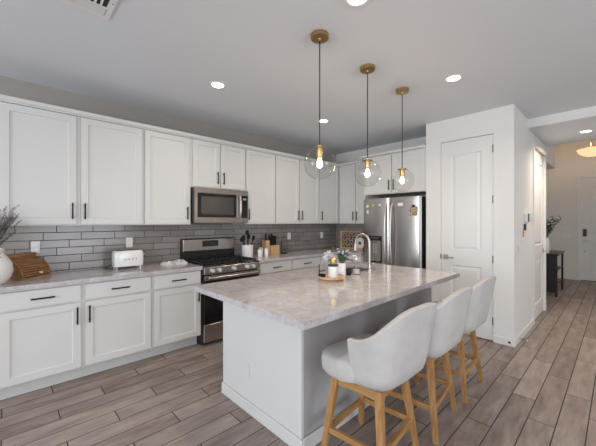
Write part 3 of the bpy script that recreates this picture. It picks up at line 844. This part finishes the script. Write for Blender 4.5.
# ================================================================ WALL PLATES
def plate(label, c_, axis, w_, h_, kind='outlet', group=None):
    x, y, z = c_
    t = thing('wall_plate', label, 'outlet' if kind == 'outlet' else 'switch', c_, 0 if axis == 'y' else -PI/2, group)
    MB().box(-w_/2, w_/2, -.006, -.0005, -h_/2, h_/2, .002).build('cover', M_WPLAST, t)
    if kind == 'outlet':
        for s in (-1, 1): MB().box(-.016, .016, -.0075, -.006, s*.022-.013, s*.022+.013, .002).build('socket', M_CERAM, t)
    else: MB().box(-.016, .016, -.009, -.006, -.033, .033, .002).build('rocker', M_CERAM, t)
    return t
yb = WY-.0105
plate('white outlet on the backsplash above the bread box', (.215, yb, 1.172), 'y', .066, .112)
plate('white outlet on the backsplash behind the toaster', (1.03, yb, 1.178), 'y', .07, .112)
plate('white outlet on the backsplash right of the knife block', (3.487, yb, 1.172), 'y', .075, .115)
plate('white outlet on the backsplash near the far corner', (4.31, yb, 1.165), 'y', .075, .115)
plate('white light switch on the hall side of the pantry wall', (4.32, PY0, 1.10), 'y', .075, .12, 'switch')
plate('upper white switch plate on the foyer wall left of the front door', (XF, .91, 1.24), 'x', .12, .12, 'switch')
plate('lower white plate on the foyer wall left of the front door', (XF, .90, 1.08), 'x', .16, .12, 'switch')
# thermostat, holder, cross
t = thing('security_panel', 'white alarm panel on the hall side of the pantry wall', 'panel', (4.80, PY0, 1.465))
MB().box(-.09, .11, -.05, -.0005, -.055, .055, .006).build('housing', M_WPLAST, t)
MB().box(-.0925, -.0905, -.049, -.036, -.050, .050, .0005).build('screen', M_DGREY, t)
o = MB().box(4.655, 4.70, PY0-.02, PY0-.0005, 1.31, 1.385, .003).build('remote_holder', M_BPLAST)
tag(o, 'small black wall holder below the white alarm panel', 'holder')
m = MB().box(4.615, 4.63, PY0-.012, PY0-.0005, 1.225, 1.325, .003).box(4.59, 4.655, PY0-.012, PY0-.0005, 1.278, 1.293, .003)
tag(m.build('wall_cross', mat('orange_wood', (.62,.27,.06), .5)), 'small orange cross hanging under the black wall holder', 'cross')
# door stops on the baseboard
t = thing('door_stop', 'spring door stop with white tip on the hall side baseboard', 'door stop', (4.34, PY0-.013, .05))
MB().cyl((0,0,0), (0,-.07,0), .004, n=8).build('spring', M_DGREY, t); MB().cyl((0,-.07,0), (0,-.082,0), .010, n=12).build('tip', M_WPLAST, t)
tag(MB().cyl((PX-.013, .86, .045), (PX-.022, .86, .045), .012, n=14).build('door_bumper', M_SOIL), 'round dark bumper on the pantry baseboard at the corner', 'door stop')

# ================================================================ FOYER CONSOLE
t = thing('console_table', 'black open sided console table in the foyer', 'table', (7.47, .80, 0))
MB().box(-.02, .95, -.015, .36, .775, .81, .003).build('table_top', M_ESP, t)
for x, y in ((0,0),(.89,0),(0,.31),(.89,.31)): MB().box(x, x+.035, y, y+.035, 0, .775).build('leg', M_ESP, t)
MB().box(.006, .018, .035, .31, .08, .775).build('side_panel', M_ESP, t)
MB().box(.035, .89, .015, .33, .20, .225).build('shelf', M_ESP, t); MB().box(.035, .89, .015, .33, .47, .49).build('shelf', M_ESP, t)
MB().box(.035, .89, .30, .31, .20, .775).build('back_panel', M_ESP, t)
def leafy(mb, p, d, s):
    """one folded leaf"""
    d = Vector(d).normalized(); a = Vector((random.uniform(-1,1), random.uniform(-1,1), random.uniform(-1,1)))
    x = d.cross(a).normalized(); n = d.cross(x)*.15
    p = Vector(p); v = [mb.bm.verts.new(q) for q in (p, p+d*s*.5+x*s*.22+n*s, p+d*s, p+d*s*.5-x*s*.22+n*s, p+d*s*.5)]
    mb.bm.faces.new((v[0], v[1], v[2], v[4])); mb.bm.faces.new((v[0], v[4], v[2], v[3]))
def blob(mb, p, r):
    m = Matrix.Translation(p) @ Matrix.Diagonal((r, r, r*random.uniform(.8,1.2), 1))
    bmesh.ops.create_icosphere(mb.bm, subdivisions=1, radius=1, matrix=m)
def bouquet(parent, z0, n, length, spread, leafm, flm, lean=(0,0), leaf=.03, nl=9, fl=0, fr=.01, stemr=.0015, flname='blossom', lo=.65):
    st_, lf, fo = MB(), MB(), MB(); has = False
    for i in range(n):
        a = random.uniform(0, 2*PI); s = random.uniform(.2, 1)*spread; h = length*random.uniform(lo, 1)
        tip = Vector((math.cos(a)*s+lean[0], math.sin(a)*s+lean[1], z0+h)); mid = Vector((tip.x*.4, tip.y*.4, z0+h*.55))
        base_ = Vector((math.cos(a)*.006, math.sin(a)*.006, z0-.05))
        pts = [base_*(1-f)**2 + mid*2*f*(1-f) + tip*f*f for f in [k/6 for k in range(7)]]
        st_.tube(pts, stemr, 5)
        for k in range(nl):
            f = random.uniform(.35, 1); p = base_*(1-f)**2 + mid*2*f*(1-f) + tip*f*f
            leafy(lf, p, (random.uniform(-1,1), random.uniform(-1,1), random.uniform(-.1,1)), leaf*random.uniform(.6,1.2))
        for k in range(fl):
            f = 1-.25*random.random(); p = base_*(1-f)**2 + mid*2*f*(1-f) + tip*f*f + Vector([random.uniform(-1,1)*fr*1.3 for _ in range(3)])
            blob(fo, p, fr*random.uniform(.6, 1.1)); has = True
    st_.build('stems', M_DRY if leafm is M_DRY else M_LEAF, parent, weld=False); lf.build('leaves', leafm, parent, weld=False)
    if has: fo.build(flname, flm, parent, weld=False)
    else: fo.bm.free()
def vase(name, label, cat, loc, prof, mt):
    t = thing(name, label, cat, loc)
    MB().lathe(prof, n=36).build('vase', mt, t, True)
    return t
t = vase('vase_of_flowers', 'white bottle vase with white blossom on the foyer console table', 'vase', (7.60, .985, .81),
         [(0,0),(.05,0),(.055,.02),(.055,.22),(.04,.28),(.04,.30),(.033,.30),(.033,.03),(0,.03)], M_CERAM)
bouquet(t, .30, 26, .42, .20, M_DLEAF, M_WHITEFL, (.0,-.05), .050, 12, 3, .016, .003)

# ================================================================ COUNTER OBJECTS, LEFT
Z = ZT1
fl = mat('vase_glaze', (.80,.78,.75), .25, coat=.3)
N, L, b = nt(fl)
tc = N.new('ShaderNodeTexCoord'); vo = N.new('ShaderNodeTexNoise'); vo.inputs['Scale'].default_value = 22; L.new(tc.outputs['Object'], vo.inputs['Vector'])
cr = N.new('ShaderNodeValToRGB'); cr.color_ramp.elements[0].position = .62; cr.color_ramp.elements[0].color = (.80,.78,.75,1); cr.color_ramp.elements[1].position = .68; cr.color_ramp.elements[1].color = (.42,.36,.33,1)
L.new(vo.outputs['Fac'], cr.inputs[0]); L.new(cr.outputs[0], b.inputs['Base Color'])
t = vase('vase_of_branches', 'big white painted vase of dry dark branches at the left edge', 'vase', (-.075, 3.43, Z),
         [(0,0),(.075,0),(.085,.01),(.118,.06),(.13,.11),(.122,.17),(.095,.215),(.075,.24),(.078,.275),(.085,.285),(.077,.285),(.068,.24),(.09,.2),(.115,.11),(.07,.02),(0,.02)], fl)
bouquet(t, .28, 46, .36, .13, M_DRY, M_LILAC, (.075,0), .016, 36, 0, .01, .0012, lo=.35)

# bread box: roll top
t = thing('bread_box', 'brown wooden roll top bread box between the white vase and the toaster', 'bread box', (.108, 3.505, Z), math.radians(46))
L_, D_, Hb = .30, .21, .205
def arch(n=14):
    p = [(0.0, .0)]
    for k in range(n+1):
        a = PI/2*k/n; p.append((.155-.155*math.cos(a), .016+.156*math.sin(a)))
    p.append((D_, .172)); p.append((D_, 0)); return p
def prism(m, prof, x0, x1):
    a = [m.bm.verts.new((x0, y, z)) for y, z in prof]; b_ = [m.bm.verts.new((x1, y, z)) for y, z in prof]
    m.bm.faces.new(a); m.bm.faces.new(b_[::-1]); n = len(prof)
    for i in range(n): m.bm.faces.new((a[i], b_[i], b_[(i+1)%n], a[(i+1)%n]))
m = MB(); pr = arch()
prism(m, pr, 0, .014); prism(m, pr, L_-.014, L_); m.box(.014, L_-.014, 0, D_, 0, .014).box(.014, L_-.014, D_-.01, D_, .014, .172)
m.build('case', M_BREAD, t)
m = MB(); ns = 11
for k in range(ns):
    a = PI/2*(k+.5)/ns*.98+.01
    yy = .155-.149*math.cos(a); zz = .016+.150*math.sin(a)
    m.tube([(.014, yy, zz), (L_-.014, yy, zz)], .0086, 8)
sl = m.build('roll_door', M_BREAD, t, True)
m = MB(); pb = [(.155-.146*math.cos(PI/2*k/14), .016+.146*math.sin(PI/2*k/14)) for k in range(15)]; pb += [(y_+.004, z_-.004) for y_, z_ in pb[::-1]]
prism(m, pb, .014, L_-.014); m.build('roll_door_backing', mat('dark_canvas', (.05,.025,.012), .8), sl)
MB().cyl((L_*.60, .006, .045), (L_*.60, -.016, .043), .008, .011, 14).build('knob', M_CERAM, sl, True)
m = MB().box(-.004, L_+.004, .140, D_+.004, .1725, .212, .003); m.build('top_shelf', M_BREAD, t)

# toaster
t = thing('toaster', 'white retro two slot toaster on the left counter', 'toaster', (.958, 3.655, Z), 0)
m = MB(); bm = m.bm; prof = []
w2, d2_, h0, h1 = .144, .085, .028, .198
n = 40; rings = []
for sc, z in ((.90, h0), (.97, h0+.004), (.985, .05), (1.0, .10), (.995, .14), (.97, .168), (.90, .186), (.75, .194), (.0, .197)):
    if sc == 0: rings.append([bm.verts.new((0,0,z))]); continue
    ring = []
    for k in range(n):
        a = 2*PI*k/n; c_, s_ = math.cos(a), math.sin(a); ex = .38
        ring.append(bm.verts.new((math.copysign(abs(c_)**ex, c_)*(w2-(1-sc)*.085), math.copysign(abs(s_)**ex, s_)*(d2_-(1-sc)*.085), z)))
    rings.append(ring)
rings.insert(0, [bm.verts.new((0,0,h0))])
for a, b_ in zip(rings, rings[1:]):
    for k in range(n):
        k2 = (k+1)%n
        if len(a) == 1: bm.faces.new((a[0], b_[k2], b_[k]))
        elif len(b_) == 1: bm.faces.new((a[k], a[k2], b_[0]))
        else: bm.faces.new((a[k], a[k2], b_[k2], b_[k]))
m.build('body', mat('cream_enamel', (.83,.82,.80), .12, coat=.5), t, True)
for y in (-.03, .03): MB().box(-.105, .105, y-.013, y+.013, .1935, .1985, .002).build('slot', M_BPLAST, t)
for x in (-.115, .115):
    for y in (-.05, .05): MB().cyl((x, y, 0), (x, y, .024), .012, n=12).build('foot', M_NICKEL, t)
for k in range(4):
    MB().cyl((-.045+k*.036, -.0835, .105), (-.045+k*.036, -.0885, .105), .0065, n=12).build('button', mat('grey_button', (.22,.17,.16), .3), t)
m = MB().box(.1495, .156, -.006, .006, .06, .15).box(.152, .172, -.02, .02, .135, .150, .004); m.build('lever', M_NICKEL, t)
MB().tube([(-.148,.03,.05), (-.18,.05,.02), (-.19,.12,.006), (-.12,.19,.03), (-.02,.20,.12)], .004, 8).build('power_cord', M_BPLAST, t, True)

# folded towel by the stove
m = MB(); bm = m.bm; nx, ny = 22, 12
def tow(i, j, k):
    x = i/nx; y = j/ny
    h = .018+.012*math.sin(x*9+y*3)+.008*math.sin(y*11+x*4)
    e_ = min(1, 6*min(x, 1-x, y, 1-y)+.25)
    return (x*.27+.012*math.sin(y*7), y*.17+.012*math.sin(x*9), (h+.012)*e_*k + .0005)
for k in (0, 1):
    g = [[bm.verts.new(tow(i, j, k)) for j in range(ny+1)] for i in range(nx+1)]
    for i in range(nx):
        for j in range(ny): bm.faces.new((g[i][j], g[i+1][j], g[i+1][j+1], g[i][j+1]))
    if k == 0: g0 = g
    else:
        for i in range(nx):
            for j in (0, ny): bm.faces.new((g0[i][j], g0[i+1][j], g[i+1][j], g[i][j]))
        for j in range(ny):
            for i in (0, nx): bm.faces.new((g0[i][j], g0[i][j+1], g[i][j+1], g[i][j]))
o = m.build('kitchen_towel', M_TOWEL, None, True, (1.325, 3.56, Z), math.radians(4), weld=False)
tag(o, 'crumpled white and grey kitchen towel on the counter left of the stove', 'towel')

# utensil crock
t = thing('utensil_crock', 'white ceramic crock right of the stove', 'crock', (2.475, 3.62, Z))
MB().lathe([(0,0),(.074,0),(.078,.005),(.078,.172),(.075,.175),(.070,.172),(.070,.01),(0,.01)], n=32).build('crock', M_CERAM, t, True)
ut = [((-.02,.01), (-.085,.0,.235), 'ladle'), ((.0,-.03), (-.01,-.01,.33), 'spoon'), ((.02,-.01), (.085,-.01,.245), 'spatula'), ((.02,.04), (.045,.04,.27), 'spoon'), ((-.02,.03), (-.04,.03,.25), 'spatula')]
for i, (b0, tip, kd) in enumerate(ut):
    lab = ['black ladle leaning left in the white crock', 'black spoon standing tallest in the white crock', 'black spatula leaning right in the white crock', 'black spoon leaning back right in the white crock', 'black spatula leaning back left in the white crock'][i]
    m = MB(); B = Vector((b0[0]*.6, b0[1]*.6, .014)); T = Vector(tip); d_ = (T-B).normalized()
    m.tube([B, T], .007, 8)
    if kd == 'spatula': m.bar(T-d_*.005, T+d_*.06, .045, .006)
    else:
        bmesh.ops.create_icosphere(m.bm, subdivisions=2, radius=1, matrix=Matrix.Translation(T+d_*.02) @ Matrix.Diagonal((.034,.016,.036,1)))
    o = m.build({'spoon':'cooking_spoon'}.get(kd, kd), M_BLACK, None, True, (2.475, 3.62, Z), weld=False)
    tag(o, lab, 'utensil', 'black cooking utensils in the crock')
# canisters
for i, (x, y, h, lab) in enumerate(((2.600, 3.50, .125, 'left white canister of the trio right of the crock'), (2.665, 3.56, .13, 'middle white canister of the trio right of the crock'), (2.715, 3.50, .12, 'right white canister of the trio beside the knife block'))):
    t = thing('canister', lab, 'canister', (x, y, Z), 0, 'white canisters by the stove')
    MB().lathe([(0,0),(.026,0),(.028,.004),(.028,h*.8),(.026,h*.84),(0,h*.84)], n=24).build('jar', M_CERAM, t, True)
    MB().lathe([(0,h*.84),(.027,h*.84),(.027,h*.97),(.022,h),(0,h)], n=24).build('lid', [M_NICKEL, M_CERAM, M_CERAM][i], t, True)
# knife block
t = thing('knife_block', 'light wooden knife block on the right counter', 'knife block', (2.855, 3.66, Z))
m = MB(); prism(m, [(0,0),(.15,0),(.15,.10),(.0,.14)], .07, .245); m.box(.0, .07, 0.02, .13, 0, .215, .006)
m.build('block', M_BEECH, t)
kn = [(.03,.07,.215,.10), (.10,.05,.122,.13), (.135,.05,.122,.16), (.17,.05,.122,.14), (.205,.05,.122,.15), (.12,.10,.11,.19), (.165,.10,.11,.20), (.21,.10,.11,.17)]
labs = ['knife standing alone in the tall left part of the block', 'front row knife at the left of the block', 'front row knife second from the left in the block', 'front row knife third from the left in the block', 'front row knife at the right of the block', 'back row knife at the left of the block', 'back row knife in the middle of the block', 'back row knife at the right of the block']
for (x, y, z, l), lb in zip(kn, labs):
    kt = thing('kitchen_knife', 'black handled '+lb, 'knife', (2.855+x, 3.66+y, Z+z+.006), 0, 'knives in the block')
    MB().box(-.012, .012, -.010, .010, 0, l, .004).build('handle', M_BLACK, kt)
    MB().box(-.0012, .0012, -.008, .008, -.07, .0).build('blade', M_STEEL, kt)
# wire stand
t = thing('wire_stand', 'thin dark wire stand with a curled foot right of the knife block', 'stand', (3.185, 3.66, Z))
pts = [(.045*math.cos(a), .045*math.sin(a), .006) for a in [2*PI*k/20 for k in range(21)]]
MB().tube(pts, .005, 8).build('foot_ring', M_BLACK, t, True)
MB().tube([(-.045,0,.006),(-.045,0,.20),(-.03,0,.245),(0,0,.26),(.03,0,.245),(.035,0,.22)], .004, 8).build('hook', M_BLACK, t, True)
MB().tube([(-.045,0,.05),(.0,0,.065),(.04,-.0,.05),(.045,0,.012)], .004, 8).build('scroll', M_BLACK, t, True)
t = thing('glass_tumbler', 'small clear glass with a green sprig right of the knife block', 'glass', (3.29, 3.72, Z))
MB().lathe([(0,0),(.03,0),(.034,.004),(.036,.15),(.033,.15),(.031,.006),(0,.006)], n=24).build('glass', M_GLASS, t, True)
bouquet(t, .10, 6, .22, .08, M_LEAF, M_LEAF, (-.03,0), .03, 6, 0, .01, .0015)

# ================================================================ FAR CORNER
M_CREAM = mat('cream_paint', (.62,.54,.47), .7)
t = thing('framed_sign', 'wooden framed brown sign with cream curls leaning in the far corner', 'sign', (4.60, 3.66, Z), math.radians(-80))
# local x to the right, y back; leaning back
m = MB(); m.box(0, .045, 0, .03, 0, .33, .003).box(.405, .45, 0, .03, 0, .33, .003).box(.045, .405, 0, .03, 0, .03, .003).box(.045, .405, 0, .03, .30, .33, .003)
m.build('frame', M_ACACIA, t)
MB().box(.045, .405, .012, .02, .03, .30).build('board', mat('brown_board', (.13,.065,.045), .7), t)
for r_ in range(3):
    for k in range(5):
        cx, cz = .085+k*.062, .255-r_*.087; s_ = (-1)**(k+r_)
        m = MB(); pts = [(cx+.023*math.cos(a), .007, cz+s_*.030*math.sin(a)) for a in [q*.42 for q in range(13)]]
        m.tube(pts, .0055, 6); m.build('curl', M_CREAM, t, True)
o = thing('round_plate', 'cream round plate with a dark centre leaning on the framed sign', 'plate', (4.52, 3.155, Z+.125), math.radians(-62))
MB().cyl((0,-.006,0), (0,.006,0), .092, n=36).build('rim', mat('cream_enamel_plate', (.72,.66,.60), .5), o)
MB().cyl((0,-.0075,0), (0,-.006,0), .028, n=24).build('centre', mat('brown_center', (.12,.07,.05), .6), o)
MB().box(-.05, .05, -.02, .04, -.125, -.11).box(-.05, .05, -.02, -.013, -.11, -.085).box(-.05, .05, .010, .017, -.11, -.02).build('easel', M_ACACIA, o)
tt = thing('brass_trinket', 'small gold bird shaped ornament at the foot of the framed sign', 'ornament', (4.40, 3.66, Z))
m = MB(); m.lathe([(0,0),(.025,0),(.022,.008),(.006,.014),(.005,.03),(.018,.045),(.02,.06),(.008,.075),(0,.08)], n=20); m.build('body', M_GOLD, tt, True)
MB().tube([(0,0,.07),(.02,0,.085),(.045,0,.08)], [.008,.006,.002], 8).build('beak', M_GOLD, tt, True)

# ================================================================ ISLAND OBJECTS
tx, ty = 2.015, 1.70
t = thing('wooden_tray', 'round wooden riser tray on the island countertop', 'tray', (tx, ty, Z))
MB().lathe([(0,.019),(.110,.019),(.114,.022),(.114,.038),(.111,.040),(.106,.040),(.104,.034),(0,.034)], n=40).build('top', M_ACACIA, t, True)
MB().lathe([(0,0),(.102,0),(.105,.003),(.105,.010),(.098,.0125),(.07,.0125),(.065,.0185),(0,.0185)], n=40).build('foot', M_ACACIA, t, True)
TZ = Z+.0345
t = thing('candle_jar', 'white candle jar with dark rim on the wooden tray', 'candle', (1.995, 1.660, TZ))
MB().lathe([(0,0),(.038,0),(.041,.004),(.041,.092),(.037,.094),(0,.094)], n=32).build('jar', M_CERAM, t, True)
MB().lathe([(0,.094),(.0415,.094),(.0415,.108),(0,.108)], n=32).build('rim', M_BPLAST, t, True)
o = MB().lathe([(0,0),(.026,0),(.027,.004),(.027,.055),(.024,.058),(0,.058)], n=28).build('gold_tumbler', M_GOLD, None, True, (2.002, 1.662, TZ+.1085))
tag(o, 'shiny gold tumbler standing on top of the white candle jar', 'cup')
t = thing('oil_burner', 'small black wire holder with a cup at the left of the tray', 'holder', (1.945, 1.742, TZ))
MB().lathe([(0,0),(.028,0),(.03,.006),(.034,.022),(.03,.022),(.026,.008),(0,.008)], n=24).build('cup', M_BLACK, t, True)
MB().tube([(-.03,.0,.018),(-.034,.0,.05),(-.034,.0,.11)], .0035, 8).build('post', M_BLACK, t, True)
MB().tube([(-.034,.0,.05),(.0,.0,.048),(.036,.0,.05)], .0035, 8).build('arm', M_BLACK, t, True)
t = vase('flower_vase', 'white vase of lilac flowers behind the tray on the island', 'vase', (2.235, 1.762, Z),
         [(0,0),(.034,0),(.039,.004),(.041,.115),(.037,.124),(.033,.118),(.033,.01),(0,.01)], M_CERAM)
bouquet(t, .11, 18, .14, .085, M_LEAF, M_LILAC, (.02,-.02), .036, 13, 3, .010, .0014)
lf = MB()
for i in range(9):
    a = i*.7; p0 = Vector((0,0,.10)); p1 = Vector((-.085+.04*math.cos(a), .075+.04*math.sin(a), .185+.03*math.sin(a*2)))
    lf.tube([p0, (p0+p1)/2+Vector((0,0,.03)), p1], .0013, 5)
    for q in range(9): blob(lf, p1+Vector([random.uniform(-.014,.014) for _ in range(3)]), random.uniform(.006,.010))
lf.build('pale_blossom', M_PALE, t, weld=False)
t = thing('soap_bottle', 'clear glass soap pump bottle beside the faucet', 'bottle', (2.435, 1.742, Z))
MB().lathe([(0,0),(.036,0),(.039,.005),(.039,.11),(.03,.124),(.013,.130),(.013,.135),(0,.135)], n=28).build('bottle', M_GLASS, t, True)
MB().lathe([(0,.003),(.0325,.005),(.0325,.045),(0,.045)], n=24).build('soap', mat('pale_soap', (.62,.66,.62), .3), t, True)
m = MB().cyl((0,0,.135), (0,0,.155), .014, n=16).cyl((0,0,.155), (0,0,.178), .005, n=10); m.bar((-.005,.005,.178), (-.04,.02,.175), .012, .009); m.build('pump', M_CERAM, t, True)
t = thing('dish_brush_cup', 'small dark cup between the flower vase and the soap bottle', 'cup', (2.335, 1.755, Z))
MB().lathe([(0,0),(.022,0),(.024,.003),(.026,.06),(.023,.06),(.021,.006),(0,.006)], n=24).build('cup', M_BPLAST, t, True)
